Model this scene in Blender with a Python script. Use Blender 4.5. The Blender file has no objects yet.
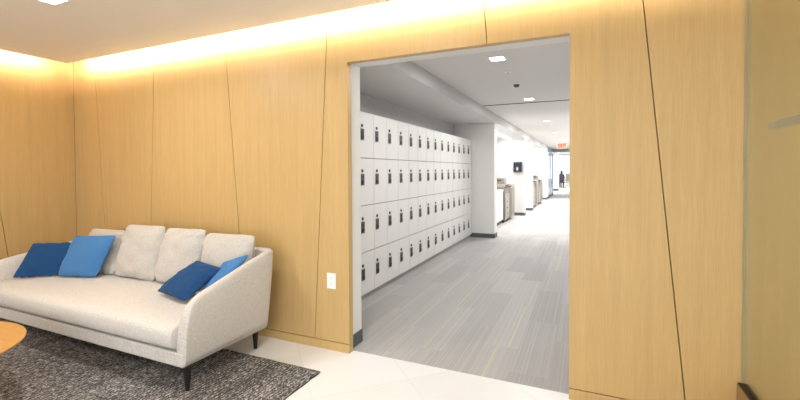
import bpy, bmesh, math, random
from mathutils import Vector, Matrix, noise
random.seed(4)
C = bpy.context.scene.collection
PI = math.pi

# ------------------------------------------------------------------ helpers
def tag(o, label=None, cat=None, group=None, kind=None):
    if label: o['label'] = label
    if cat: o['category'] = cat
    if group: o['group'] = group
    if kind: o['kind'] = kind
    return o

def empty(name, loc, label, cat, group=None, rz=0):
    o = bpy.data.objects.new(name, None)
    o.location = loc; o.rotation_euler.z = rz; o.empty_display_size = .1
    C.objects.link(o)
    return tag(o, label, cat, group)

def obj(name, bm, mats, parent=None, smooth=False, bevel=0, seg=2, origin=None, autos=None):
    """Link bm as ONE mesh object.  Vertex coordinates are world coordinates when no
    origin is given; children keep world placement through the parent inverse."""
    bmesh.ops.recalc_face_normals(bm, faces=bm.faces)
    me = bpy.data.meshes.new(name)
    if origin is not None:
        bmesh.ops.translate(bm, verts=bm.verts, vec=-Vector(origin))
    bm.to_mesh(me); bm.free()
    o = bpy.data.objects.new(name, me)
    if origin is not None: o.location = origin
    for m in (mats if isinstance(mats, (list, tuple)) else [mats]):
        me.materials.append(m)
    C.objects.link(o)
    if parent is not None:
        o.parent = parent
        pm = Matrix.Translation(parent.location) @ Matrix.Rotation(parent.rotation_euler.z, 4, 'Z')
        if parent.parent is not None:
            pp = parent.parent
            pm = Matrix.Translation(pp.location) @ Matrix.Rotation(pp.rotation_euler.z, 4, 'Z') @ pp_inv(parent) @ pm
        o.matrix_parent_inverse = pm.inverted()
    if smooth:
        for p in me.polygons: p.use_smooth = True
    if bevel:
        b = o.modifiers.new('bevel', 'BEVEL'); b.width = bevel; b.segments = seg; b.limit_method = 'ANGLE'
        b.angle_limit = math.radians(40)
        for p in me.polygons: p.use_smooth = True
        w = o.modifiers.new('wn', 'WEIGHTED_NORMAL'); w.keep_sharp = False
    return o

def pp_inv(o): return o.matrix_parent_inverse.copy()

def box(bm, a, b, mat=0):
    x0, x1 = sorted((a[0], b[0])); y0, y1 = sorted((a[1], b[1])); z0, z1 = sorted((a[2], b[2]))
    v = [bm.verts.new(p) for p in ((x0,y0,z0),(x1,y0,z0),(x1,y1,z0),(x0,y1,z0),(x0,y0,z1),(x1,y0,z1),(x1,y1,z1),(x0,y1,z1))]
    for f in ((3,2,1,0),(4,5,6,7),(0,1,5,4),(1,2,6,5),(2,3,7,6),(3,0,4,7)):
        bm.faces.new([v[i] for i in f]).material_index = mat
    return bm

def nbox(a, b): return box(bmesh.new(), a, b)

def prism(bm, pts, axis, lo, hi, mat=0):
    """extrude a 2-D polygon along axis"""
    def P(p, t):
        if axis == 'y': return (p[0], t, p[1])
        if axis == 'x': return (t, p[0], p[1])
        return (p[0], p[1], t)
    A = [bm.verts.new(P(p, lo)) for p in pts]; B = [bm.verts.new(P(p, hi)) for p in pts]
    fs = [bm.faces.new(A[::-1]), bm.faces.new(B)]
    n = len(pts)
    for i in range(n): fs.append(bm.faces.new([A[i], A[(i+1)%n], B[(i+1)%n], B[i]]))
    for f in fs: f.material_index = mat
    return bm

def cyl(bm, c, r0, r1, z0, z1, n=24, axis='z', mat=0, sq=0):
    A, B = [], []
    for i in range(n):
        a = 2*PI*i/n
        cs, sn = math.cos(a), math.sin(a)
        if sq:
            cs = math.copysign(abs(cs)**sq, cs); sn = math.copysign(abs(sn)**sq, sn)
        for L, r, z in ((A, r0, z0), (B, r1, z1)):
            if axis == 'z': p = (c[0]+r*cs, c[1]+r*sn, z)
            elif axis == 'x': p = (z, c[0]+r*cs, c[1]+r*sn)
            else: p = (c[0]+r*cs, z, c[1]+r*sn)
            L.append(bm.verts.new(p))
    fs = [bm.faces.new(A[::-1]), bm.faces.new(B)]
    for i in range(n): fs.append(bm.faces.new([A[i], A[(i+1)%n], B[(i+1)%n], B[i]]))
    for f in fs: f.material_index = mat
    return bm

# ------------------------------------------------------------------ materials
class NT:
    def __init__(s, name):
        s.m = bpy.data.materials.new(name); s.m.use_nodes = True
        s.t = s.m.node_tree; s.b = s.t.nodes['Principled BSDF']
    def n(s, typ, **kw):
        nd = s.t.nodes.new(typ)
        for k, v in kw.items():
            if k.startswith('_'): setattr(nd, k[1:], v)
            else: nd.inputs[int(k[1:]) if k[0] == 'i' and k[1:].isdigit() else k.replace('_', ' ')].default_value = v
        return nd
    def l(s, a, b): s.t.links.new(a, b)
    def math(s, op, a, b=None, c=None):
        nd = s.t.nodes.new('ShaderNodeMath'); nd.operation = op
        for i, v in enumerate((a, b, c)):
            if v is None: continue
            if isinstance(v, (int, float)): nd.inputs[i].default_value = v
            else: s.l(v, nd.inputs[i])
        return nd.outputs[0]
    def mix(s, f, a, b, mode='MIX'):
        nd = s.t.nodes.new('ShaderNodeMix'); nd.data_type = 'RGBA'; nd.blend_type = mode
        for i, v in ((0, f), (6, a), (7, b)):
            if isinstance(v, (int, float)): nd.inputs[i].default_value = v
            elif isinstance(v, tuple): nd.inputs[i].default_value = (*v, 1)
            else: s.l(v, nd.inputs[i])
        return nd.outputs[2]
    def pos(s, kind='world'):
        if kind == 'world': return s.n('ShaderNodeNewGeometry').outputs['Position']
        return s.n('ShaderNodeTexCoord').outputs['Object']
    def scaled(s, src, sc):
        mp = s.n('ShaderNodeMapping'); mp.inputs['Scale'].default_value = sc; s.l(src, mp.inputs[0]); return mp.outputs[0]
    def noise(s, vec, scale, detail=3, rough=.5):
        nd = s.n('ShaderNodeTexNoise'); nd.inputs['Scale'].default_value = scale
        nd.inputs['Detail'].default_value = detail; nd.inputs['Roughness'].default_value = rough
        s.l(vec, nd.inputs['Vector']); return nd.outputs['Fac']
    def ramp(s, f, stops):
        nd = s.n('ShaderNodeValToRGB'); e = nd.color_ramp.elements
        while len(e) < len(stops): e.new(.5)
        for q, (p, c) in zip(e, stops): q.position = p; q.color = (*c, 1)
        s.l(f, nd.inputs[0]); return nd.outputs[0]
    def bump(s, h, strength=.3, dist=.002):
        nd = s.n('ShaderNodeBump'); nd.inputs['Strength'].default_value = strength; nd.inputs['Distance'].default_value = dist
        s.l(h, nd.inputs['Height']); s.l(nd.outputs[0], s.b.inputs['Normal'])
    def base(s, c):
        if isinstance(c, tuple): s.b.inputs['Base Color'].default_value = (*c, 1)
        else: s.l(c, s.b.inputs['Base Color'])
    def rough(s, r):
        if isinstance(r, (int, float)): s.b.inputs['Roughness'].default_value = r
        else: s.l(r, s.b.inputs['Roughness'])

def plain(name, col, rough=.5, metal=0, bumpy=0, var=.04, scale=30):
    k = NT(name); p = k.pos()
    f = k.noise(p, scale, 3)
    k.base(k.mix(f, tuple(c*(1-var) for c in col), tuple(min(1, c*(1+var)) for c in col)))
    k.rough(rough); k.b.inputs['Metallic'].default_value = metal
    if bumpy: k.bump(k.noise(p, 220, 2), bumpy, .001)
    return k.m

def emit(name, col, s):
    k = NT(name); k.b.inputs['Emission Color'].default_value = (*col, 1); k.b.inputs['Emission Strength'].default_value = s
    k.base(tuple(c*.8 for c in col)); return k.m

def oak(name, a, b, axis='z', rough=.42):
    k = NT(name); p = k.pos()
    s1 = {'z': (1, 1, .035), 'x': (.05, 1, 1), 'y': (1, .05, 1)}[axis]
    q = k.scaled(p, s1)
    fine = k.noise(q, 170, 4, .65)
    mid = k.noise(q, 24, 3, .6)
    s2 = {'z': (1, 1, .25), 'x': (.25, 1, 1), 'y': (1, .25, 1)}[axis]
    fleck = k.noise(k.scaled(p, s2), 300, 2, .6)
    c = k.mix(k.math('MULTIPLY_ADD', fine, 1.8, -.4), a, b)
    c = k.mix(k.math('MULTIPLY', k.math('SUBTRACT', mid, .38), 1.2), c, tuple(x*.86 for x in a))
    c = k.mix(k.math('MULTIPLY', k.math('GREATER_THAN', fleck, .63), .16), c, tuple(x*.72 for x in a))
    k.base(c); k.rough(rough); k.bump(fine, .12, .001)
    return k.m

OAK = oak('oak_veneer', (.52, .345, .138), (.625, .43, .19))
TABLE_OAK = oak('table_oak', (.52, .27, .08), (.64, .36, .12), axis='x', rough=.35)
DARKGAP = plain('shadow_gap_backing', (.23, .135, .06), .8)
PAINT = plain('white_paint', (.80, .79, .77), .6, bumpy=.05, var=.01)
GREY_PAINT_SHADE = plain('grey_wall_paint_and_shade', (.47, .47, .465), .7, var=.01)
SOFFIT_PAINT = plain('soffit_paint', (.70, .695, .69), .7, var=.01)
CEIL = plain('ceiling_paint', (.80, .785, .765), .7, var=.01)
ROOMWALL = plain('room_wall_paint', (.74, .71, .66), .7, var=.01)
CORR_CEIL = plain('corridor_ceiling_paint', (.72, .70, .69), .75, var=.01)
GREYBASE = plain('grey_rubber_base', (.095, .10, .105), .55)
LOCKER = plain('locker_laminate', (.80, .785, .77), .38, var=.012)
LOCKER_IN = plain('locker_carcass', (.22, .215, .21), .6)
PLINTH = plain('locker_plinth', (.36, .355, .35), .5)
LOCKGREY = plain('lock_grey', (.085, .085, .09), .45, metal=.2)
LOCKBLACK = plain('lock_black', (.015, .015, .017), .3)
LOCKRING = plain('lock_surround', (.62, .62, .61), .35, metal=.2)
BLACKLEG = plain('black_leg', (.012, .011, .011), .4)
BRONZE = plain('bronze_rail', (.42, .27, .13), .32, metal=.5)
BRONZE_DK = plain('dark_rail_top', (.035, .028, .022), .35, metal=.6)
WHITE_PL = plain('white_plastic', (.86, .86, .85), .35)
SLOT = plain('socket_slot', (.25, .25, .25), .5)
COPIER = plain('copier_beige', (.24, .21, .175), .5)
COPIER_LT = plain('copier_light_panel', (.36, .33, .29), .5)
COPIER_DK = plain('copier_dark', (.05, .045, .042), .5)
NAVY = plain('navy_plastic', (.014, .02, .036), .25)
STEEL = plain('brushed_steel', (.55, .58, .62), .3, metal=.6)
BLUEGLASSFRAME = plain('blue_grey_frame', (.55, .60, .72), .35)
DARKLINE = plain('ceiling_joint', (.05, .045, .04), .8)

def fabric(name, a, b, sc=900, rough=.95, sheen=.15, bump=.35):
    k = NT(name); p = k.pos('object')
    w1 = k.noise(k.scaled(p, (1, 1, .25)), sc, 2, .6)
    w2 = k.noise(k.scaled(p, (.25, 1, 1)), sc, 2, .6)
    h = k.math('ADD', w1, w2)
    c = k.mix(k.math('MULTIPLY_ADD', h, 1.4, -.9), a, b)
    soft = k.noise(p, 6, 2)
    c = k.mix(k.math('MULTIPLY', soft, .12), c, tuple(x*.85 for x in a))
    k.base(c); k.rough(rough); k.b.inputs['Sheen Weight'].default_value = sheen
    k.bump(h, bump, .0015)
    return k.m
LINEN = fabric('beige_linen', (.47, .44, .41), (.76, .735, .705), 260)
LINEN_C = fabric('beige_linen_cushion', (.40, .37, .34), (.64, .605, .565), 280)
BLUE_D = fabric('deep_blue_fabric', (.0015, .036, .125), (.004, .066, .20), 500, sheen=.05)
BLUE_M = fabric('mid_blue_fabric', (.035, .15, .38), (.07, .22, .48), 500, sheen=.05)
BLACK_CL = fabric('black_cloth', (.02, .02, .025), (.04, .04, .05), 300)
HAIR = plain('dark_hair', (.02, .015, .012), .6)
SKIN = plain('skin', (.55, .35, .26), .5)

def rug_mat():
    k = NT('flecked_wool_rug'); p = k.pos()
    q = k.scaled(p, (1, .38, 1))
    w = k.noise(q, 85, 3, .75); w2 = k.noise(k.scaled(p, (1, .6, 1)), 150, 2, .6)
    band = k.noise(k.scaled(p, (1, .10, 1)), 14, 3, .6)
    v = k.math('ADD', k.math('MULTIPLY', w, .62), k.math('MULTIPLY', w2, .38))
    v = k.math('ADD', v, k.math('MULTIPLY', k.math('SUBTRACT', band, .5), .16))
    sp = k.n('ShaderNodeSeparateXYZ'); k.l(p, sp.inputs[0])
    rowx = k.math('SINE', k.math('ADD', k.math('MULTIPLY', sp.outputs[0], 2*PI/.024), k.math('MULTIPLY', band, 8.0)))
    v = k.math('ADD', v, k.math('MULTIPLY', rowx, .028))
    k.base(k.ramp(v, [(.40, (.022, .020, .020)), (.47, (.085, .078, .075)), (.53, (.20, .188, .18)), (.61, (.62, .59, .57))]))
    k.rough(.95); k.bump(v, .9, .012)
    return k.m
RUG = rug_mat()
RUG_EDGE = plain('rug_backing', (.035, .03, .028), .9)

def floor_tile():
    k = NT('porcelain_tile'); p = k.pos()
    sp = k.n('ShaderNodeSeparateXYZ'); k.l(p, sp.inputs[0])
    x, y = sp.outputs[0], sp.outputs[1]
    S = .6126
    u = k.math('DIVIDE', k.math('SUBTRACT', k.math('MULTIPLY', k.math('ADD', x, y), .70711), .332), S)
    v = k.math('DIVIDE', k.math('SUBTRACT', k.math('MULTIPLY', k.math('SUBTRACT', y, x), .70711), 2.418), S)
    def edge(t):
        f = k.math('FRACT', t); return k.math('MINIMUM', f, k.math('SUBTRACT', 1, f))
    line = k.math('LESS_THAN', k.math('MINIMUM', edge(u), edge(v)), .0045)
    cb = k.n('ShaderNodeCombineXYZ'); k.l(k.math('FLOOR', u), cb.inputs[0]); k.l(k.math('FLOOR', v), cb.inputs[1])
    wn = k.n('ShaderNodeTexWhiteNoise'); k.l(cb.outputs[0], wn.inputs[0])
    cloud = k.noise(p, 2.6, 5, .6)
    c = k.mix(wn.outputs[0], (.76, .755, .75), (.83, .83, .835))
    c = k.mix(k.math('MULTIPLY', cloud, .5), c, (.87, .87, .88))
    c = k.mix(k.math('MULTIPLY', line, .35), c, (.62, .59, .56))
    k.base(c); k.rough(.38); k.b.inputs['Specular IOR Level'].default_value = .35
    return k.m
TILE = floor_tile()

def carpet():
    k = NT('striped_plank_carpet'); p = k.pos()
    sp = k.n('ShaderNodeSeparateXYZ'); k.l(p, sp.inputs[0])
    x, y = sp.outputs[0], sp.outputs[1]
    W, L = .25, 1.0
    cx = k.math('DIVIDE', k.math('SUBTRACT', x, .04), W); col = k.math('FLOOR', cx)
    off = k.n('ShaderNodeTexWhiteNoise', _noise_dimensions='1D'); k.l(col, off.inputs['W'])
    cy = k.math('ADD', k.math('DIVIDE', y, L), k.math('MULTIPLY', k.math('FRACT', k.math('MULTIPLY', col, .37)), 1.0)); row = k.math('FLOOR', cy)
    cb = k.n('ShaderNodeCombineXYZ'); k.l(col, cb.inputs[0]); k.l(row, cb.inputs[1])
    wn = k.n('ShaderNodeTexWhiteNoise', _noise_dimensions='3D'); k.l(cb.outputs[0], wn.inputs['Vector'])
    # stripes, shifted per plank
    cs = k.n('ShaderNodeCombineXYZ'); k.l(x, cs.inputs[0]); k.l(k.math('MULTIPLY', wn.outputs[0], 9.0), cs.inputs[1])
    st = k.noise(cs.outputs[0], 85, 2, .7)
    q2 = k.scaled(p, (1, .3, 1)); sp2 = k.noise(q2, 160, 2, .7)
    tone = k.mix(wn.outputs[0], (.355, .345, .335), (.45, .44, .43))
    c = k.mix(k.math('MULTIPLY', k.math('GREATER_THAN', st, .56), .24), tone, (.62, .61, .60))
    c = k.mix(k.math('MULTIPLY', k.math('LESS_THAN', st, .42), .20), c, (.24, .235, .23))
    c = k.mix(k.math('MULTIPLY', sp2, .35), c, (.56, .55, .54))
    # thin yellow-green line on some planks
    f = k.math('FRACT', cx)
    wn2 = k.n('ShaderNodeTexWhiteNoise', _noise_dimensions='3D')
    cb2 = k.n('ShaderNodeCombineXYZ'); k.l(col, cb2.inputs[0]); k.l(row, cb2.inputs[1]); cb2.inputs[2].default_value = 7.3
    k.l(cb2.outputs[0], wn2.inputs['Vector'])
    d = k.math('ABSOLUTE', k.math('SUBTRACT', f, k.math('MULTIPLY_ADD', wn2.outputs[0], .7, .15)))
    yl = k.math('MULTIPLY', k.math('LESS_THAN', d, .016), k.math('GREATER_THAN', wn.outputs[0], .45))
    c = k.mix(k.math('MULTIPLY', yl, .7), c, (.62, .60, .30))
    k.base(c); k.rough(.95); k.bump(sp2, .5, .003)
    return k.m
CARPET = carpet()

def glass(name, tint, refl=.6):
    k = NT(name); t = k.t
    tr = t.nodes.new('ShaderNodeBsdfTransparent'); tr.inputs[0].default_value = (*tint, 1)
    gl = t.nodes.new('ShaderNodeBsdfGlossy'); gl.inputs['Roughness'].default_value = .01
    fr = t.nodes.new('ShaderNodeFresnel'); fr.inputs[0].default_value = 1.45
    mx = t.nodes.new('ShaderNodeMixShader')
    k.l(k.math('MULTIPLY', fr.outputs[0], refl), mx.inputs[0]); k.l(tr.outputs[0], mx.inputs[1]); k.l(gl.outputs[0], mx.inputs[2])
    k.l(mx.outputs[0], t.nodes['Material Output'].inputs['Surface'])
    return k.m
GLASS = glass('green_tinted_glass', (.96, .985, .945), .5)
GLASS_B = glass('blue_tinted_glass', (.88, .93, 1), .5)
STRIP_MAT = plain('translucent_strip', (.34, .38, .33), .6)
_t = STRIP_MAT.node_tree; _b = _t.nodes['Principled BSDF']; _b.inputs['Alpha'].default_value = .30

ROOM_LED = emit('downlight_panel', (1, .95, .88), 14)
CORR_LED = emit('corridor_light_panel', (1, .98, .96), 14)
LED = emit('cove_led_tape', (1, .86, .66), 12)

# ------------------------------------------------------------------ lights
def area(name, loc, sx, sy, power, col, target=None, parent=None, spread=None):
    l = bpy.data.lights.new(name, 'AREA'); l.shape = 'RECTANGLE'; l.size = sx; l.size_y = sy
    l.energy = power; l.color = col
    if spread: l.spread = spread
    o = bpy.data.objects.new(name, l); o.location = loc
    d = (Vector(target)-Vector(loc)) if target else Vector((0, 0, -1))
    o.rotation_euler = d.to_track_quat('-Z', 'Y').to_euler()
    C.objects.link(o)
    if parent is not None:
        o.parent = parent; o.matrix_parent_inverse = Matrix.Translation(parent.location).inverted()
    return o

# ------------------------------------------------------------------ room dimensions (metres)
D = 2.54                 # wood wall plane
XL = -5.0                # left wall
XG = .733                # glass partition
OX0, OX1, OZ = -1.588, -.082, 2.143
ZT = 2.68                # top of walls in the cove
ZC = 2.46                # room ceiling
YF = -3.6                # wall behind the camera
XR = 3.6

def struct(name, bm, m, **kw):
    o = obj(name, bm, m, **kw); o['kind'] = 'structure'; return o

# back wall: core + veneer panels with narrow shadow gaps
bm = bmesh.new()
box(bm, (XL-.15, D+.014, 0), (OX0-.034, 2.765, ZT))
box(bm, (OX1+.034, D+.014, 0), (XR, 2.765, ZT))
box(bm, (OX0-.034, D+.014, OZ+.034), (OX1+.034, 2.765, ZT))
wall_back = struct('wall_back', bm, DARKGAP)
seams = [((-4.62, 2.35), (-4.50, .757)), ((-3.703, 2.4), (-3.785, .845)), ((-2.796, 2.42), (-2.663, .858)), ((-1.761, 2.4), (-1.895, .09))]
def sx(s, z):
    (xa, za), (xb, zb) = s; return xa+(xb-xa)*(z-za)/(zb-za)
g = .0030
zb = .067+g
def panel(p, nm='wall_panel', m=OAK, lo=D, hi=D+.014):
    return obj(nm, prism(bmesh.new(), p, 'y', lo, hi), m, wall_back)
edges = [lambda z: XL]+[(lambda z, s=s: sx(s, z)) for s in seams]
for i in range(4):
    a, b = edges[i], edges[i+1]
    panel([(a(zb)+g, zb), (b(zb)-g, zb), (b(ZT)-g, ZT), (a(ZT)+g, ZT)])
s4, s5, s6 = seams[3], ((-.583, 2.39), (-.564, 2.15)), ((.285, 2.27), (.491, .126))
panel([(sx(s4, zb)+g, zb), (OX0, zb), (OX0, OZ), (sx(s5, OZ)-g, OZ), (sx(s5, ZT)-g, ZT), (sx(s4, ZT)+g, ZT)])
panel([(sx(s5, OZ)+g, OZ), (OX1, OZ), (OX1, zb), (sx(s6, zb)-g, zb), (sx(s6, ZT)-g, ZT), (sx(s5, ZT)+g, ZT)])
panel([(sx(s6, zb)+g, zb), (XG-.001, zb), (XG-.001, ZT), (sx(s6, ZT)+g, ZT)])
panel([(XG+.001, zb), (2.15, zb), (2.05, ZT), (XG+.001, ZT)])
panel([(2.15+2*g, zb), (XR, zb), (XR, ZT), (2.05+2*g, ZT)])
# flush oak base course
bm = bmesh.new(); box(bm, (XL+g, D, 0), (OX0, D+.014, .067-g)); box(bm, (OX1, D, 0), (XR, D+.014, .067-g))
struct('baseboard_back', bm, OAK)
# oak return round the opening, then white lining
bm = bmesh.new()
box(bm, (OX0-.034, D+.0142, 0), (OX0, D+.055, OZ+.034)); box(bm, (OX1, D+.0142, 0), (OX1+.034, D+.055, OZ+.034))
box(bm, (OX0, D+.0142, OZ), (OX1, D+.055, OZ+.034))
struct('trim_1', bm, OAK)
bm = bmesh.new()
box(bm, (OX0-.0338, D+.056, 0), (OX0-.028, 2.77, OZ+.033)); box(bm, (OX1+.028, D+.056, 0), (OX1+.0338, 2.77, OZ+.033))
box(bm, (OX0-.028, D+.056, OZ+.018), (OX1+.028, 2.77, OZ+.033))
struct('trim_2', bm, PAINT)
bm = bmesh.new(); box(bm, (OX0-.028, D+.10, .0), (OX0-.022, 2.775, .10)); box(bm, (OX1+.022, D+.10, .0), (OX1+.028, 2.775, .10))
struct('trim_3', bm, GREYBASE)

# left wall
bm = nbox((XL-.15, YF, 0), (XL-.014, D+.014, ZT)); wall_left = struct('wall_left', bm, DARKGAP)
ls = lambda z: 1.923+(1.972-1.923)*(z-.992)/(.57-.992)
def lpanel(p): return obj('wall_panel', prism(bmesh.new(), p, 'x', XL-.014, XL), OAK, wall_left)
lpanel([(ls(zb)+g, zb), (D-.001, zb), (D-.001, ZT), (ls(ZT)+g, ZT)])
lpanel([(1.05, zb), (ls(zb)-g, zb), (ls(ZT)-g, ZT), (.95, ZT)])
lpanel([(-.2, zb), (1.05-2*g, zb), (.95-2*g, ZT), (0, ZT)])
lpanel([(YF, zb), (-.2-2*g, zb), (-2*g, ZT), (YF, ZT)])
bm = nbox((XL-.014, YF, 0), (XL, D-.001, .067-g)); struct('baseboard_left', bm, OAK)
# other walls of the lounge (behind and right of the camera)
bm = bmesh.new(); box(bm, (XL-.15, YF-.15, 0), (-4.2, YF, ZT)); box(bm, (2.8, YF-.15, 0), (XR, YF, ZT))
box(bm, (-4.2, YF-.15, 0), (2.8, YF, .25)); box(bm, (-4.2, YF-.15, 2.35), (2.8, YF, ZT))
struct('wall_front', bm, ROOMWALL)
bm = bmesh.new()
for x in (-4.2, -1.9, .45, 2.75): box(bm, (x, YF-.10, .25), (x+.05, YF-.04, 2.35))
box(bm, (-4.2, YF-.10, .25), (2.8, YF-.04, .30)); box(bm, (-4.2, YF-.10, 2.30), (2.8, YF-.04, 2.35))
struct('added_window_1', bm, BRONZE_DK)  # unseen window frame, added to bring light in from behind
struct('wall_right', nbox((XR, YF, 0), (XR+.15, 2.765, ZT)), ROOMWALL)

# floors
struct('floor', nbox((XL-.15, YF-.15, -.12), (XR+.15, 2.60, 0)), TILE)
struct('floor_carpet', nbox((-8, 2.60, -.12), (6, 38, 0)), CARPET)

# lounge ceiling: dropped slab stopping short of the walls, cove above it
CY, CX = 2.40, -4.83
bm = bmesh.new(); box(bm, (CX, YF, ZC), (XR, CY, ZC+.03)); 
struct('ceiling', bm, CEIL)
struct('ceiling_cove', nbox((XL-.15, YF-.15, ZT), (XR+.15, 2.77, ZT+.1)), CEIL)
WARM = (1, .90, .76)
tape = obj('led_tape', box(nbox((CX+.02, CY-.035, ZC+.0302), (XR-.05, CY-.02, ZC+.036)), (CX+.02, YF+.1, ZC+.0302), (CX+.035, CY-.035, ZC+.036)), LED)
tag(tape, 'warm strip light hidden in the ceiling cove above the oak walls', 'strip light')
COVE = 1.0
for i in range(4):
    x0 = CX+.06+i*2.07
    area('cove_lamp', (x0+1.035, CY-.016, ZC+.05), 2.07, .02, 24*COVE, WARM, target=(x0+1.035, D, ZC-.04))
for i in range(2):
    y0 = CY-.1-i*2.5
    area('cove_lamp', (CX+.016, y0-1.25, ZC+.05), 2.5, .02, 24*COVE, WARM, target=(XL, y0-1.25, ZC-.04))

# lounge downlights: one over the sofa, the unseen rest added for light
first = True
for ix, x in enumerate((-3.12, -1.2, .9, 2.7)):
    for iy, y in enumerate((1.445, -.6, -2.5)):
        if ix == 2 and iy == 0: continue
        lab = 'bright square recessed ceiling light over the sofa, cut by the top of the photo' if first else ('added unseen square lounge light, %s, %s' % (('left of the camera', 'near the camera', 'just left of the glass partition', 'behind the glass partition')[ix], ('by the oak wall', 'in the middle', 'at the back')[iy]))
        first = False
        r = empty('ceiling_light', (x, y, ZC), lab, 'ceiling light')
        bm = bmesh.new()
        for a, b in (((-.088, -.088), (.088, -.080)), ((-.088, .080), (.088, .088)), ((-.088, -.080), (-.080, .080)), ((.080, -.080), (.088, .080))):
            box(bm, (x+a[0], y+a[1], ZC-.006), (x+b[0], y+b[1], ZC-.0005))
        obj('frame', bm, WHITE_PL, r)
        obj('diffuser', nbox((x-.079, y-.079, ZC-.004), (x+.079, y+.079, ZC-.001)), ROOM_LED, r)
        area('lounge_lamp', (x, y, ZC-.012), .12, .12, (17, 12, 7, 10)[ix], (1, .985, .95), parent=r)
# added fill light in the unseen window behind the camera
area('back_fill_lamp', (-.7, YF-.02, 1.35), 6.9, 2.05, 56, (1, .985, .96), target=(-.7, 5, 1.1))

EDGE_HIGHLIGHT = plain('pale_edge_highlight', (.60, .54, .40), .4)
# ------------------------------------------------------------------ glass partition
gp = empty('glass_partition', (XG, 0, 0), 'clear green-tinted glass partition on a tall bronze bottom rail, right edge', 'glass partition')
obj('glass_pane', nbox((XG-.006, -1.2, .268), (XG+.006, D-.005, ZC-.003)), GLASS, gp)
bm = nbox((XG-.022, -1.2, 0), (XG+.022, D-.003, .262)); box(bm, (XG-.020, -1.2, .262), (XG+.020, D-.003, .268), 1)
obj('bottom_rail', bm, [BRONZE, BRONZE_DK], gp)
obj('edge_highlight', nbox((XG-.0045, D-.005, .268), (XG+.0045, D-.0005, ZC-.003)), EDGE_HIGHLIGHT, gp)  # pale strip painted in for the highlight on the glass edge
obj('glass_strip', nbox((XG-.0075, -.6, 1.518), (XG-.0063, 2.24, 1.552)), STRIP_MAT, gp)  # thin translucent grey-green strip along the pane

# ------------------------------------------------------------------ power outlet
x0, x1, z0, z1 = -1.777, -1.700, .467, .585
po = empty('power_outlet', ((x0+x1)/2, D, z0), 'white double power outlet low on the oak wall left of the opening', 'power outlet')
obj('cover_plate', nbox((x0, D-.006, z0), (x1, D-.0003, z1)), WHITE_PL, po, bevel=.002)
for zc in (.507, .546):
    f = obj('socket_face', nbox((x0+.022, D-.0085, zc-.015), (x1-.022, D-.006, zc+.015)), WHITE_PL, po, bevel=.001)
    bm = bmesh.new(); xm = (x0+x1)/2
    box(bm, (xm-.0085, D-.0092, zc-.004), (xm-.0065, D-.0084, zc+.006)); box(bm, (xm+.0065, D-.0092, zc-.004), (xm+.0085, D-.0084, zc+.006))
    cyl(bm, (xm, zc-.009), .0022, .0022, D-.0092, D-.0084, 10, 'y')
    obj('socket_holes', bm, SLOT, po)

# ------------------------------------------------------------------ rug
rg = nbox((-4.92, -.9, .0), (-1.612, 2.215, .004))
rugbm = bmesh.new()
NX, NY = 110, 100
X0, X1, Y0, Y1 = -4.93, -1.618, -.9, 2.222
def wob(t, s): return .006*noise.noise(Vector((t*9, s, 0)))+.004*noise.noise(Vector((t*40, s, 3)))
grid = []
for j in range(NY+1):
    row = []
    for i in range(NX+1):
        u, v = i/NX, j/NY
        xa, xb = X0+wob(v*3, 1), X1+wob(v*3, 2); ya, yb = Y0+wob(u*3, 5), Y1+wob(u*3, 6)
        x = xa+(xb-xa)*u; y = ya+(yb-ya)*v
        z = .012+.002*noise.noise(Vector((x*30, y*12, 0)))
        if i in (0, NX) or j in (0, NY): z = .010
        row.append(rugbm.verts.new((x, y, z)))
    grid.append(row)
for j in range(NY):
    for i in range(NX): rugbm.faces.new([grid[j][i], grid[j][i+1], grid[j+1][i+1], grid[j+1][i]])
be = [e for e in rugbm.edges if len(e.link_faces) == 1]
r = bmesh.ops.extrude_edge_only(rugbm, edges=be)
for e in r['geom']:
    if isinstance(e, bmesh.types.BMVert): e.co.z = .0005
    if isinstance(e, bmesh.types.BMFace): e.material_index = 1
rg.free()
rug = obj('rug', rugbm, [RUG, RUG_EDGE], smooth=True, origin=(-3.2, .7, 0))
tag(rug, 'dark grey and white flecked woven rug under the sofa and round table', 'rug')

# ------------------------------------------------------------------ sofa
SX0, SX1 = -4.64, -2.185
sofa = empty('sofa', ((SX0+SX1)/2, 2.0, 0), 'long beige upholstered sofa with sloping arms and black tapered legs against the oak wall', 'sofa')
# side profile: top height as a function of y (front -> back)
PR = [(1.667, .36), (1.669, .43), (1.680, .50), (1.700, .548), (1.735, .582), (1.80, .604), (1.88, .627), (2.00, .664), (2.12, .700), (2.25, .735), (2.33, .757)]
BY0, BY1 = 1.667, 2.40
path = []            # (x, y, outward normal, top z)
R = .055
PL = lambda y, z: min(z, .60+.135*(y-1.76)) if y > 1.79 else z
for y, z in PR: path.append((SX0, y, (-1, 0), PL(y, z)))
for k in range(1, 6):
    a = PI/2*k/6
    path.append((SX0+R-R*math.cos(a), BY1-R+R*math.sin(a), (-math.cos(a), math.sin(a)), .682))
n = 16
for k in range(n+1): path.append((SX0+R+(SX1-SX0-2*R)*k/n, BY1, (0, 1), .764-.08*max(0, 1-k/3)))
for k in range(1, 6):
    a = PI/2*k/6
    path.append((SX1-R+R*math.sin(a), BY1-R+R*math.cos(a), (math.sin(a), math.cos(a)), .762))
for y, z in reversed(PR): path.append((SX1, y, (1, 0), z))
bm = bmesh.new(); rings = []
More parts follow.
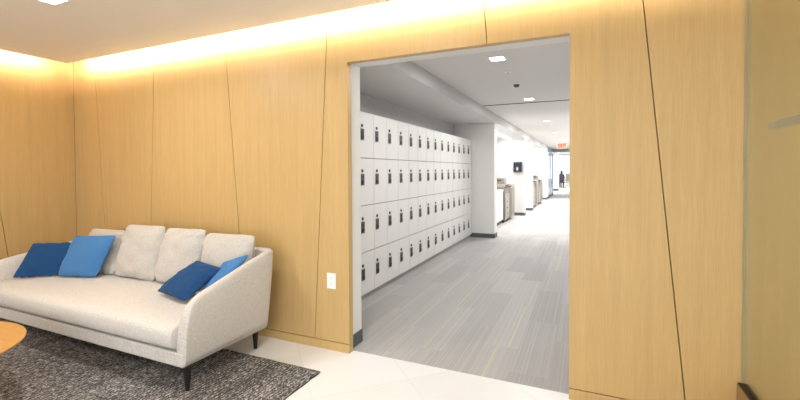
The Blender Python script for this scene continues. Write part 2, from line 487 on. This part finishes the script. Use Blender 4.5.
for (x, y, nn, zt) in path:
    nx, ny = nn
    t = .075
    fl = lambda z: .052*max(0, (z-.165))/.60-.018        # flare outward with height
    bot = .164
    # rounded-under bottom at the back
    sec = [(.0, bot+.0), (.006, bot+.02), (.008, bot+.45*(zt-bot)), (.006, zt-.035), (-.002, zt-.012), (-.020, zt), (-.042, zt-.002), (-.058, zt-.018), (-t, zt-.09 if zt > .55 else zt-.03), (-t-.01, min(.30, zt-.04)), (-t-.01, .25)]
    ring = []
    for off, z in sec:
        o_ = off+fl(z)
        ring.append(bm.verts.new((x+nx*o_, y+ny*o_, z)))
    rings.append(ring)
for a, b in zip(rings, rings[1:]):
    for i in range(len(a)-1): bm.faces.new([a[i], a[i+1], b[i+1], b[i]])
    bm.faces.new([a[-1], a[0], b[0], b[-1]])
bm.faces.new(rings[0]); bm.faces.new(rings[-1][::-1])
sh = obj('upholstered_shell', bm, LINEN, sofa, smooth=True)
b = sh.modifiers.new('sub', 'SUBSURF'); b.levels = b.render_levels = 1
# base platform with front rail
bm = nbox((SX0+.026, BY0-.003, .163), (SX1-.026, BY1-.03, .250))
obj('base', bm, LINEN, sofa, bevel=.010, seg=3)

def softbox(c, h, e=(6, 4), N=14, crown=0, puff=None):
    """rounded cuboid: superellipsoid-like, half sizes h, exponent e"""
    bm = bmesh.new()
    bmesh.ops.create_cube(bm, size=2)
    bmesh.ops.subdivide_edges(bm, edges=bm.edges, cuts=N, use_grid_fill=True)
    for v in bm.verts:
        p = v.co.copy()
        q = (abs(p.x)**e[0]+abs(p.y)**e[1]+abs(p.z)**e[1])**(1/e[1]) if False else None
        v.co = p
    return bm
# seat cushion: YZ section swept along x, closed with rounded ends
cy0, cy1, cz0, cz1 = 1.622, 2.335, .258, .438
sec = []
def secpt(y0, y1, z0, z1, s):
    out = []
    K = 40
    for i in range(K):
        a = 2*PI*i/K
        ca, sa = math.cos(a), math.sin(a)
        e = .30
        y = (y0+y1)/2+(y1-y0)/2*math.copysign(abs(ca)**e, ca)
        z = (z0+z1)/2+(z1-z0)/2*math.copysign(abs(sa)**.55, sa)
        if y < (y0+y1)/2:                       # rolled front: top leans back, belly forward
            f = ((y0+y1)/2-y)/((y1-y0)/2)
            z -= .014*f**3*(1 if sa > 0 else 0)
        out.append((y, z))
    return out
bm = bmesh.new(); rings = []
xs0, xs1 = SX0+.078, SX1-.078
ends = [(0, .80), (.004, .91), (.010, .965), (.020, .99), (.055, 1)]
prof = [(xs0+d, s) for d, s in ends]+[(xs0+.055+(xs1-xs0-.11)*k/24, 1) for k in range(1, 24)]+[(xs1-d, s) for d, s in reversed(ends)]
for x, s in prof:
    ycm, zcm = (cy0+cy1)/2, (cz0+cz1)/2
    ring = []
    for (y, z) in secpt(cy0, cy1, cz0, cz1, s):
        yy = ycm+(y-ycm)*(1-(1-s)*.10); zz = zcm+(z-zcm)*s
        if z > zcm: zz += .006*math.sin(PI*(x-xs0)/(xs1-xs0))+.003*noise.noise(Vector((x*3, y*4, 0)))
        ring.append(bm.verts.new((x, yy, zz)))
    rings.append(ring)
for a, b in zip(rings, rings[1:]):
    for i in range(len(a)): bm.faces.new([a[i], a[(i+1)%len(a)], b[(i+1)%len(a)], b[i]])
bm.faces.new(rings[0][::-1]); bm.faces.new(rings[-1])
obj('seat_cushion', bm, LINEN, sofa, smooth=True)
# welt along the cushion's bottom front edge
for (lx, ly, dx, dy) in ((SX1-.035, 1.700, 0, 0), (SX1-.11, 2.335, 0, 0), (SX0+.06, 1.705, 0, 0), (SX0+.085, 2.345, 0, 0)):
    bm = bmesh.new(); zf = .013 if ly < 2.2 else .0
    cyl(bm, (lx, ly), .011, .021, zf, .166, 20, sq=.6)
    obj('leg', bm, BLACKLEG, sofa, smooth=False, bevel=.002)

# pillows: bilinear patch between four corners, puffed along its normal
def pillow(name, P00, P10, P11, P01, t, m, label, cat, group=None, seed=0, full=3.0, wr=.006, sagt=0, N=36, rc=.04):
    P = [Vector(p) for p in (P00, P10, P11, P01)]
    nrm = ((P[1]-P[0]).cross(P[3]-P[0])+(P[2]-P[1]).cross(P[2]-P[3])).normalized()
    cen = sum(P, Vector())/4
    bm = bmesh.new(); S = {}
    for side in (1, -1):
        for i in range(N+1):
            for j in range(N+1):
                # denser near the rim
                u = math.sin((i/N-.5)*PI); v = math.sin((j/N-.5)*PI)
                edge = i in (0, N) or j in (0, N)
                if edge and side == -1: S[side, i, j] = S[1, i, j]; continue
                pin = .035
                uu = u*(1-pin*(1-v*v)*abs(u)); vv = v*(1-pin*(1-u*u)*abs(v)); cr_ = 1-rc*abs(u*v)**5; uu *= cr_; vv *= cr_
                a, b_ = (uu+1)/2, (vv+1)/2
                q = P[0]*(1-a)*(1-b_)+P[1]*a*(1-b_)+P[2]*a*b_+P[3]*(1-a)*b_
                h = (max(0, 1-abs(u)**full)*max(0, 1-abs(v)**full))**.62
                h *= 1-sagt*v
                w = noise.noise(Vector((u*2.2+seed, v*2.2, seed*1.7)))*.35*wr*3
                # radial creases near the corners/edges
                cr = noise.noise(Vector((u*7+seed*3, v*2.5, 1)))*wr*(1-h)*1.4+noise.noise(Vector((u*2.5, v*8+seed, 4)))*wr*(1-h)*1.4
                off = side*(t/2*h)+(w+cr)*(1 if not edge else .3)*min(1, h*3+.15)
                S[side, i, j] = bm.verts.new(q+nrm*off)
    for side in (1, -1):
        for i in range(N):
            for j in range(N):
                try: bm.faces.new([S[side, i, j], S[side, i+1, j], S[side, i+1, j+1], S[side, i, j+1]])
                except ValueError: pass
    o = obj(name, bm, m, smooth=True, origin=cen)
    return tag(o, label, cat, group)

BG = 'beige back cushions standing in a row on the sofa'
def bc(xa, xb, zt, lab, seed, yt=2.290, yb=2.205, skew=.045):
    pillow('back_cushion', (xa-skew, yb, .445), (xb-skew, yb, .435), (xb, yt, zt), (xa, yt, zt-.008), .155, LINEN_C, lab, 'cushion', BG, seed, full=3.2, wr=.014, sagt=.12, rc=.07)
bc(-4.26, -3.73, .835, 'beige linen back cushion partly hidden behind the mid-blue pillow, leftmost of the four', 1)
bc(-3.73, -3.205, .900, 'beige linen back cushion just right of the mid-blue pillow, second from the left', 2)
bc(-3.205, -2.73, .898, 'beige linen back cushion second from the right arm, above the deep-blue pillow', 3)
bc(-2.735, -2.225, .882, 'beige linen back cushion nearest the right arm, behind the two right-hand blue pillows', 4)

pillow('throw_pillow', (-4.185, 1.975, .447), (-3.825, 2.080, .450), (-3.700, 2.180, .808), (-4.150, 2.10, .790), .125, BLUE_M,
       'mid-blue square throw pillow standing upright left of centre on the sofa', 'pillow', 'blue throw pillows on the sofa', 11, full=3.2)
pillow('throw_pillow', (-4.455, 1.775, .452), (-4.16, 2.04, .452), (-4.14, 2.13, .715), (-4.475, 1.935, .728), .11, BLUE_D,
       'deep-blue throw pillow slumped against the left arm of the sofa', 'pillow', 'blue throw pillows on the sofa', 17, full=2.6, wr=.012)
pillow('throw_pillow', (-2.90, 1.975, .468), (-2.50, 1.90, .462), (-2.355, 2.09, .668), (-2.615, 2.10, .700), .12, BLUE_D,
       'deep-blue throw pillow leaning back towards the right arm of the sofa', 'pillow', 'blue throw pillows on the sofa', 23, full=2.6, wr=.010)
pillow('throw_pillow', (-2.47, 1.98, .48), (-2.275, 2.02, .50), (-2.205, 2.20, .758), (-2.385, 2.13, .700), .10, BLUE_M,
       'mid-blue throw pillow wedged between the right sofa arm and the deep-blue pillow', 'pillow', 'blue throw pillows on the sofa', 31, full=2.6, wr=.008)

# ------------------------------------------------------------------ round coffee table
tc = (-3.335, .82); TR = .535; TZ = .38
ct = empty('coffee_table', (*tc, 0), 'low round oak coffee table on the rug in front of the sofa', 'coffee table')
bm = bmesh.new()
K = 96; profr = [(TR-.030, TZ-.028), (TR-.010, TZ-.018), (TR-.001, TZ-.009), (TR, TZ-.004), (TR-.003, TZ)]
rr = []
for r_, z in profr: rr.append([bm.verts.new((tc[0]+r_*math.cos(2*PI*i/K), tc[1]+r_*math.sin(2*PI*i/K), z)) for i in range(K)])
for a, b in zip(rr, rr[1:]):
    for i in range(K): bm.faces.new([a[i], a[(i+1)%K], b[(i+1)%K], b[i]])
bm.faces.new(rr[0][::-1]); bm.faces.new(rr[-1])
obj('tabletop', bm, TABLE_OAK, ct)
for k in range(3):
    a = PI/2+k*2*PI/3
    bm = bmesh.new(); cyl(bm, (0, 0), .014, .020, 0, .345, 20)
    for v in bm.verts:
        s = 1-v.co.z/.345; v.co.x += tc[0]+(.25+.12*s)*math.cos(a); v.co.y += tc[1]+(.25+.12*s)*math.sin(a); v.co.z += .0135
    obj('leg', bm, TABLE_OAK, ct, smooth=True)

# ================================================================== corridor
CXL = -2.46; PX = -1.62; SOF = 2.288; CC = 2.45; CXR = .16; YE = 23.0
struct('wall_corridor_left', nbox((CXL-.12, 2.765, 0), (CXL, YE, SOF)), GREY_PAINT_SHADE)
struct('wall_corridor_right', nbox((CXR, 2.77, 0), (CXR+.12, YE, 2.8)), PAINT)
struct('baseboard_corridor_right', nbox((CXR-.01, 2.77, 0), (CXR, YE, .10)), GREYBASE)
# gypsum corridor ceiling with a dark joint at y = 6.85
struct('ceiling_corridor', box(nbox((-1.6, 2.77, CC), (CXR, 6.84, CC+.1)), (-1.6, 6.862, CC), (CXR, YE, CC+.1)), CORR_CEIL)
struct('trim_4', box(nbox((-1.6, 6.84, CC+.004), (CXR, 6.862, CC+.05)), (-1.59, 6.826, CC-.006), (CXR, 6.862, CC+.004)), DARKLINE)
# bulkhead over lockers and alcoves
struct('ceiling_bulkhead', nbox((CXL-.12, 2.77, SOF), (-1.6, YE, 2.8)), SOFFIT_PAINT)
struct('trim_5', nbox((-1.6, 2.77, SOF+.001), (-1.595, YE-.13, CC)), GREY_PAINT_SHADE)  # bulkhead fascia, its shade put into the colour as a darker grey
# piers
def pier(name, y0, y1, x1=PX, top=SOF, m=PAINT):
    struct(name, nbox((CXL, y0, 0), (x1, y1, top)), m)
pier('wall_pier_1', 8.045, 8.30, x1=-1.643)
pier('wall_pier_2', 12.40, 12.62, x1=-1.635)
pier('wall_pier_3', 14.02, 14.30, x1=-1.605)
pier('wall_pier_4', 19.65, 20.2, x1=-1.62)
bm = bmesh.new()
for y0, y1, x in ((8.045, 8.30, -1.643), (12.40, 12.62, -1.635), (14.02, 14.30, -1.605), (19.65, 20.2, -1.62)):
    box(bm, (CXL, y0-.008, 0), (x+.008, y0, .085)); box(bm, (x, y0, 0), (x+.008, y1+.008, .085))
struct('baseboard_corridor_left', bm, GREYBASE)

# glazed screen after the last pier and end header
gs = empty('glass_screen', (-1.6, 22, 0), 'blue-tinted glass screen in the left corridor wall at its far end', 'glass screen')
obj('glass_pane', nbox((-1.625, 20.22, .12), (-1.613, 23.42, 2.26)), GLASS_B, gs)
bm = bmesh.new()
for y in (20.2, 21.8, 23.4): box(bm, (-1.65, y, .1), (-1.59, y+.06, 2.29))
box(bm, (-1.65, 20.2, 0), (-1.585, 23.46, .10), 1); box(bm, (-1.65, 20.2, 2.24), (-1.59, 23.46, 2.29))
obj('screen_frame', bm, [BLUEGLASSFRAME, GREYBASE], gs)
struct('trim_6', nbox((-1.592, YE-.12, 2.30), (CXR, YE, CC)), GREY_PAINT_SHADE)

# far office
struct('ceiling_far_office', box(nbox((-8, YE, 2.75), (6, 38, 2.85)), (-8, YE-.02, 2.44), (CXL-.12, YE, 2.85)), PAINT)
struct('wall_far_left', nbox((-8.1, YE, 0), (-8, 38, 2.85)), PAINT)
struct('wall_far_right', nbox((6, YE, 0), (6.1, 38, 2.85)), PAINT)
struct('wall_far_near', box(nbox((-8, YE-.12, 0), (CXL-.12, YE, 2.8)), (CXR+.12, YE-.12, 0), (6, YE, 2.8)), PAINT)
bm = nbox((-8, 37.9, 0), (6, 38, .5)); box(bm, (-8, 37.9, 2.6), (6, 38, 2.85)); struct('wall_far', bm, PAINT)
bm = bmesh.new()
for k in range(10): box(bm, (-8+k*1.55, 37.92, .5), (-7.94+k*1.55, 37.98, 2.6))
box(bm, (-8, 37.92, .5), (6, 37.98, .56)); struct('window_2', bm, STEEL)

struct('wall_column', nbox((-1.90, 28.2, 0), (-1.56, 28.6, 2.75)), PAINT)
struct('baseboard_column', nbox((-1.905, 28.19, 0), (-1.555, 28.199, .12)), GREYBASE)

# ------------------------------------------------------------------ lockers
PITCH = .3185; Y00 = 3.884; rowz = [.058, .500, .990, 1.485, 1.952]
LX = -2.10
door_me = {}
def locker_unit(c0, nc, label):
    ya = Y00+c0*PITCH; yb = ya+nc*PITCH
    root = empty('locker_unit', ((CXL+LX)/2, (ya+yb)/2, 0), label, 'lockers', 'white locker units along the corridor wall')
    obj('carcass', nbox((CXL+.002, ya+.001, .058), (LX-.020, yb-.001, 1.952)), LOCKER_IN, root)
    obj('side_panel', box(nbox((CXL+.002, ya+.0008, 1.952), (LX, yb-.0008, 1.962)), (LX-.020, ya+.0008, .058), (LX-.001, ya+.0022, 1.952)), LOCKER, root)
    obj('plinth', nbox((CXL+.002, ya+.001, 0), (LX-.030, yb-.001, .058)), PLINTH, root)
    for c in range(nc):
        for r in range(4):
            y0, y1 = ya+c*PITCH, ya+(c+1)*PITCH; z0, z1 = rowz[r], rowz[r+1]
            gl = .0032 if c == 0 else .0018; gr = .0032 if c == nc-1 else .0018
            zg = .0045 if r < 3 else .0015
            d = obj('locker_door', nbox((LX-.019, y0+gl, z0+.0035), (LX, y1-gr, z1-zg)), LOCKER, root)
            yc = y0+.066; zc = z1-.222
            bm = bmesh.new()
            box(bm, (LX+.0003, yc-.037, zc-.068), (LX+.003, yc+.037, zc+.064), 2)
            box(bm, (LX+.003, yc-.031, zc-.060), (LX+.009, yc+.031, zc+.056), 0)
            cyl(bm, (yc, zc-.028), .024, .022, LX+.009, LX+.016, 16, 'x', 1)
            for kk in range(2):
                for jj in range(3): box(bm, (LX+.009, yc-.017+jj*.013, zc+.012+kk*.016), (LX+.0105, yc-.009+jj*.013, zc+.022+kk*.016), 1)
            obj('lock', bm, [LOCKGREY, LOCKBLACK, LOCKRING], d)
            bm = bmesh.new(); cyl(bm, (yc, zc+.088), .0175, .0165, LX+.0003, LX+.007, 16, 'x')
            obj('key_cylinder', bm, LOCKBLACK, d)
    return root
locker_unit(-3, 3, 'white locker unit nearest the opening, one column showing beside the white jamb')
locker_unit(0, 3, 'white three-column locker unit, second from the opening')
locker_unit(3, 3, 'white three-column locker unit in the middle of the locker row')
locker_unit(6, 3, 'white three-column locker unit, second from the far white pier')
locker_unit(9, 4, 'white four-column locker unit touching the far white pier')

# ------------------------------------------------------------------ corridor ceiling fittings
FAR_LED = emit('far_light_panel', (1, .99, .98), 2)
def clight(x, y, label, s=.075, power=10):
    r = empty('ceiling_light', (x, y, CC), label, 'ceiling light', 'square ceiling lights along the corridor')
    bm = bmesh.new()
    for a, b in (((-s, -s), (s, -s+.01)), ((-s, s-.01), (s, s)), ((-s, -s+.01), (-s+.01, s-.01)), ((s-.01, -s+.01), (s, s-.01))):
        box(bm, (x+a[0], y+a[1], CC-.006), (x+b[0], y+b[1], CC-.0005))
    obj('frame', bm, WHITE_PL, r)
    obj('diffuser', nbox((x-s+.01, y-s+.01, CC-.004), (x+s-.01, y+s-.01, CC-.001)), CORR_LED if y < 8 else FAR_LED, r)
    if power: area('corridor_lamp', (x, y, CC-.012), .14, .14, power, (1, .99, .98), parent=r)
clight(-.79, 4.02, 'bright square recessed ceiling light nearest the opening in the corridor', power=20)
clight(-.79, 6.50, 'square recessed ceiling light just before the dark ceiling joint', power=20)
for y, lab, pw in ((9.6, 'corridor ceiling light beyond the dark joint, above the white cabinet', 50), (12.6, 'corridor ceiling light level with the dark wall dispenser', 75), (15.8, 'corridor ceiling light just beyond the exit sign', 85), (19.0, 'corridor ceiling light closest to the glass screen', 85)):
    clight(-.79, y, lab, power=pw)
sm = empty('smoke_detector', (-.80, 5.30, CC), 'small dark round detector on the corridor ceiling between the two lights', 'smoke detector')
bm = bmesh.new(); cyl(bm, (-.80, 5.30), .045, .055, CC-.012, CC-.0005, 24); obj('mount', bm, WHITE_PL, sm)
bm = bmesh.new(); cyl(bm, (-.80, 5.30), .028, .040, CC-.040, CC-.012, 24); obj('sensor_head', bm, LOCKGREY, sm)
sp = empty('sprinkler_head', (-.79, 4.62, CC), 'tiny white sprinkler head behind the nearest corridor light', 'sprinkler')
bm = bmesh.new(); cyl(bm, (-.79, 4.62), .038, .040, CC-.006, CC-.0005, 24); obj('escutcheon', bm, WHITE_PL, sp)
bm = bmesh.new(); cyl(bm, (-.79, 4.62), .012, .008, CC-.028, CC-.006, 12); obj('nozzle', bm, STEEL, sp)
# unseen ceiling strips, added to brighten the alcoves
for i, (y0, y1, pw, lab) in enumerate(((8.5, 12.2, 20, 'added linear light in the ceiling of the first alcove, over the copier'), (12.8, 13.9, 8, 'added linear light in the ceiling of the narrow second alcove'), (14.6, 19.4, 24, 'added linear light in the ceiling of the long far alcove'))):
    r = empty('alcove_fill_light', (-2.0, (y0+y1)/2, SOF), lab, 'ceiling light')
    obj('diffuser', nbox((-2.10, y0, SOF-.012), (-2.0, y1, SOF-.001)), CORR_LED, r)
    area('alcove_fill_lamp', (-2.05, (y0+y1)/2, SOF-.02), .10, y1-y0, pw, (1, .99, .98), parent=r)

# exit sign
ex = empty('exit_sign', (-.67, 14.0, CC), 'glowing orange-red EXIT sign hanging from the corridor ceiling', 'exit sign')
zt_, zb_ = 2.215, 2.05
obj('housing', nbox((-.815, 13.975, zb_), (-.53, 14.025, zt_)), plain('sign_housing', (.80, .74, .70), .5), ex, bevel=.004)
def glow(name, col, st):
    m = emit(name, col, st); m.node_tree.nodes['Principled BSDF'].inputs['Base Color'].default_value = (.02, .02, .02, 1); return m
EXM = glow('exit_letters', (1.0, .10, .02), 1.0)
EXF = glow('exit_face', (1.0, .46, .24), 1.05)
obj('face', nbox((-.798, 13.968, zb_+.012), (-.547, 13.975, zt_-.006)), EXF, ex)
bm = bmesh.new(); yy0, yy1 = 13.962, 13.968
def seg(x0, z0, x1, z1, w=.028):
    d = Vector((x1-x0, z1-z0)); p = Vector((-d.y, d.x)).normalized()*w/2
    prism(bm, [(x0+p.x, z0+p.y), (x0-p.x, z0-p.y), (x1-p.x, z1-p.y), (x1+p.x, z1+p.y)], 'y', yy0, yy1)
lz0, lz1 = 2.077, 2.188
X = -.785
seg(X+.008, lz0, X+.008, lz1); seg(X, lz1-.008, X+.048, lz1-.008); seg(X, (lz0+lz1)/2, X+.042, (lz0+lz1)/2); seg(X, lz0+.008, X+.048, lz0+.008)
X = -.722; seg(X, lz0, X+.052, lz1); seg(X, lz1, X+.052, lz0)
X = -.648; seg(X+.008, lz0, X+.008, lz1, .019)
X = -.617; seg(X+.028, lz0, X+.028, lz1); seg(X, lz1-.008, X+.056, lz1-.008)
obj('letters', bm, EXM, ex)
obj('hanger', nbox((-.68, 13.99, zt_), (-.66, 14.01, CC-.0005)), WHITE_PL, ex)

# ------------------------------------------------------------------ alcove furniture
cab = empty('cabinet', (-2.18, 9.37, 0), 'low white cabinet with a white top in the first alcove past the lockers', 'cabinet')
obj('body', nbox((CXL+.003, 8.33, .09), (-1.922, 10.40, .825)), LOCKER, cab)
obj('worktop', nbox((CXL+.003, 8.32, .826), (-1.89, 10.42, .858)), WHITE_PL, cab, bevel=.003)
obj('plinth', nbox((CXL+.003, 8.35, 0), (-1.955, 10.38, .089)), GREYBASE, cab)
for k in range(4):
    y0 = 8.34+k*.515
    dd = obj('door', nbox((-1.921, y0, .10), (-1.902, y0+.508, .818)), LOCKER, cab, bevel=.002)
    obj('handle', nbox((-1.902, y0+.40, .70), (-1.893, y0+.41, .80)), STEEL, dd)

def copier(y0, xf, label, h=.97, scale=1.0):
    L = .62
    r = empty('copier', (xf-.28, y0+L, 0), label, 'copier', 'beige copiers in the corridor alcoves')
    obj('body', nbox((xf-.55, y0, .06), (xf, y0+L, h-.06)), COPIER, r, bevel=.01)
    obj('scanner_lid', nbox((xf-.55, y0+.01, h-.055), (xf-.01, y0+L-.01, h+.02)), COPIER_LT, r, bevel=.01)
    bm = prism(bmesh.new(), [(y0+.03, h+.021), (y0+.42, h+.021), (y0+.42, h+.12), (y0+.33, h+.185), (y0+.03, h+.185)], 'x', xf-.50, xf-.04)
    obj('document_feeder', bm, COPIER, r, bevel=.012)
    obj('feeder_slot', nbox((xf-.49, y0+.018, h+.105), (xf-.10, y0+.029, h+.14)), COPIER_DK, r)
    for k in range(4):
        z = .10+k*.16
        d = obj('paper_drawer', nbox((xf, y0+.02, z), (xf+.012, y0+L-.02, z+.15)), COPIER_LT, r, bevel=.004)
        obj('pull', nbox((xf+.012, y0+.24, z+.10), (xf+.016, y0+.38, z+.125)), COPIER_DK, d)
    obj('control_panel', prism(bmesh.new(), [(xf-.01, h-.02), (xf+.10, h-.05), (xf+.10, h-.03), (xf-.01, h+.015)], 'y', y0+.1, y0+.52), COPIER_DK, r)
    obj('finisher', nbox((xf-.50, y0+L+.03, .06), (xf+.04, y0+L+.62, h)), COPIER_LT, r, bevel=.01)
    obj('output_tray', nbox((xf-.45, y0+L+.005, .55), (xf-.05, y0+L+.028, .80)), COPIER_DK, r)
    obj('toner_door', nbox((xf+.0402, y0+L+.06, .12), (xf+.052, y0+L+.59, h-.10)), COPIER, r, bevel=.004)
    for (cx_, cy_) in ((xf-.06, y0+.06), (xf-.48, y0+.06), (xf-.06, y0+L+.48), (xf-.44, y0+L+.48), (xf-.06, y0+L-.06), (xf-.48, y0+L-.06)):
        bm = bmesh.new(); cyl(bm, (cx_, .031), .03, .03, cy_-.02, cy_+.02, 16, 'y'); obj('caster', bm, COPIER_DK, r)
copier(10.46, -1.865, 'beige office copier with finisher beside the low white cabinet')
copier(14.75, -1.66, 'grey-beige copier farther down the corridor, just past the third white pier')
copier(16.35, -1.64, 'grey-beige copier farthest down the corridor, last before the glass screen')

dp = empty('wall_dispenser', (-1.82, 12.35, 1.45), 'dark navy wall-mounted dispenser on the white pier above the copier', 'dispenser')
obj('housing', nbox((-1.944, 12.26, 1.30), (-1.697, 12.391, 1.60)), NAVY, dp, bevel=.02, seg=3)
obj('front_window', nbox((-1.86, 12.254, 1.345), (-1.80, 12.2595, 1.44)), STEEL, dp, bevel=.002)
obj('top_bracket', nbox((-1.84, 12.30, 1.600), (-1.80, 12.391, 1.635)), STEEL, dp)
obj('drip_tray', nbox((-1.93, 12.29, 1.255), (-1.75, 12.391, 1.27)), plain('clear_tray', (.7, .7, .68), .3), dp)

# ------------------------------------------------------------------ far office: person in a swivel chair, low table, beige chair
PX_, PY_ = -1.60, 32.3
ch = empty('office_chair', (PX_, PY_, 0), 'black swivel office chair holding the distant seated person', 'office chair')
bm = bmesh.new()
for k in range(5):
    a = PI/2+k*2*PI/5; c_, s_ = math.cos(a), math.sin(a)
    p = Vector((-s_, c_))*.02
    prism(bm, [(PX_+p.x, PY_+p.y), (PX_+.30*c_+p.x*.6, PY_+.30*s_+p.y*.6), (PX_+.30*c_-p.x*.6, PY_+.30*s_-p.y*.6), (PX_-p.x, PY_-p.y)], 'z', .06, .09)
    cyl(bm, (PX_+.29*c_, .03), .03, .03, PY_+.29*s_-.02, PY_+.29*s_+.02, 12, 'y')
obj('base', bm, LOCKBLACK, ch)
bm = bmesh.new(); cyl(bm, (PX_, PY_), .028, .025, .09, .40, 14); obj('column', bm, LOCKGREY, ch)
obj('seat', nbox((PX_-.25, PY_-.24, .40), (PX_+.25, PY_+.24, .47)), BLACK_CL, ch, bevel=.03, seg=3)
obj('backrest', nbox((PX_-.23, PY_-.30, .55), (PX_+.23, PY_-.245, 1.02)), BLACK_CL, ch, bevel=.025, seg=3)
obj('back_support', nbox((PX_-.03, PY_-.285, .42), (PX_+.03, PY_-.26, .60)), LOCKBLACK, ch)

def skin_body(name, V, E, rad, m, parent=None, origin=None):
    me = bpy.data.meshes.new(name); me.from_pydata([tuple(Vector(v)-Vector(origin)) for v in V], E, [])
    o = bpy.data.objects.new(name, me); o.location = origin; C.objects.link(o)
    md = o.modifiers.new('skin', 'SKIN'); sv = me.skin_vertices[0].data if me.skin_vertices else None
    if sv is None:
        bmx = bmesh.new(); bmx.from_mesh(me); bmx.verts.layers.skin.verify(); bmx.to_mesh(me); bmx.free(); sv = me.skin_vertices[0].data
    for i, r_ in enumerate(rad): sv[i].radius = (r_, r_) if not isinstance(r_, tuple) else r_
    sv[0].use_root = True
    s = o.modifiers.new('sub', 'SUBSURF'); s.levels = s.render_levels = 2
    md.use_smooth_shade = True
    me.materials.append(m)
    if parent is not None:
        o.parent = parent; o.matrix_parent_inverse = Matrix.Translation(parent.location).inverted()
    return o
px, py = PX_, PY_-.06
V = [(px, py, .56), (px, py-.02, .72), (px, py-.02, .90), (px, py, 1.02), (px, py+.01, 1.10), (px, py+.02, 1.19), (px, py+.02, 1.27),
     (px-.17, py, .99), (px-.22, py+.05, .76), (px-.17, py+.27, .70), (px-.15, py+.35, .71),
     (px+.17, py, .99), (px+.22, py+.05, .76), (px+.17, py+.27, .70), (px+.15, py+.35, .71),
     (px-.09, py+.04, .55), (px-.12, py+.42, .55), (px-.12, py+.44, .12), (px-.12, py+.55, .05),
     (px+.09, py+.04, .55), (px+.12, py+.42, .55), (px+.12, py+.44, .12), (px+.12, py+.55, .05)]
E = [(0,1),(1,2),(2,3),(3,4),(4,5),(5,6),(3,7),(7,8),(8,9),(9,10),(3,11),(11,12),(12,13),(13,14),(0,15),(15,16),(16,17),(17,18),(0,19),(19,20),(20,21),(21,22)]
RR = [.14,.15,.17,.13,.06,.10,.09,.06,.045,.035,.03,.06,.045,.035,.03,.085,.065,.045,.035,.085,.065,.045,.035]
per = skin_body('person', V, E, RR, BLACK_CL, origin=(px, py, 0))
tag(per, 'distant person in dark clothes seated in the office beyond the corridor', 'person')
bm = bmesh.new(); bmesh.ops.create_uvsphere(bm, u_segments=20, v_segments=14, radius=1)
for v in bm.verts: v.co = Vector((px+v.co.x*.080, py-.01+v.co.y*.092, 1.235+v.co.z*.105))
obj('hair', bm, HAIR, per, smooth=True)

bx_, by_ = -1.10, 33.2
bc2 = empty('lounge_chair', (bx_, by_, 0), 'distant beige chair just right of the seated person', 'chair')
obj('seat', nbox((bx_-.24, by_-.24, .40), (bx_+.24, by_+.24, .47)), COPIER, bc2, bevel=.02)
obj('backrest', nbox((bx_-.24, by_-.30, .50), (bx_+.20, by_-.24, 1.10)), COPIER, bc2, bevel=.025)
for sx_, sy_ in ((-1, -1), (1, -1), (-1, 1), (1, 1)):
    bm = bmesh.new(); cyl(bm, (bx_+.2*sx_, by_+.2*sy_), .012, .016, 0, .40, 10); obj('leg', bm, STEEL, bc2)
obj('back_post', nbox((bx_-.02, by_-.28, .44), (bx_+.02, by_-.26, .55)), STEEL, bc2)

# far light: daylight through the far windows plus the office's own ceiling panels
for i, (x, y) in enumerate(((-3, 26), (-1, 30), (-3, 34), (2, 30))):
    r = empty('office_light', (x, y, 2.75), ('ceiling panel light of the far office, behind the glass screen', 'ceiling panel light of the far office, over the seated person', 'ceiling panel light by the far windows', 'ceiling panel light at the right of the far office')[i], 'ceiling light')
    obj('diffuser', nbox((x-.6, y-.3, 2.735), (x+.6, y+.3, 2.749)), CORR_LED, r)
    area('office_lamp', (x, y, 2.72), 1.2, .6, 180, (1, .99, 1), parent=r)

w = bpy.data.worlds.new('sky'); bpy.context.scene.world = w; w.use_nodes = True
w.node_tree.nodes['Background'].inputs[0].default_value = (.93, .96, 1, 1)
w.node_tree.nodes['Background'].inputs[1].default_value = 2.2

# ------------------------------------------------------------------ camera
f = 404.63; yaw, pitch, roll = -.414774, .0189702, -.0046728
c_, s_ = math.cos, math.sin
F = Vector((s_(yaw)*c_(pitch), c_(yaw)*c_(pitch), -s_(pitch))); rt = Vector((c_(yaw), -s_(yaw), 0)); up = rt.cross(F)
RT = c_(roll)*rt+s_(roll)*up; UP = -s_(roll)*rt+c_(roll)*up
cam = bpy.data.cameras.new('camera'); co = bpy.data.objects.new('camera', cam); C.objects.link(co)
M = Matrix((RT, UP, -F)).transposed().to_4x4(); M.translation = (0, 0, 1.35); co.matrix_world = M
cam.sensor_fit = 'HORIZONTAL'; cam.sensor_width = 36; cam.lens = 36*f/800
cam.shift_x = (400-406.69)/800; cam.shift_y = (178.47-200)/800
cam.clip_start = .02; cam.clip_end = 200
sc = bpy.context.scene; sc.camera = co
sc.view_settings.view_transform = 'Standard'; sc.view_settings.look = 'None'
sc.view_settings.exposure = 0.0; sc.view_settings.gamma = 1; sc.view_settings.use_curve_mapping = False
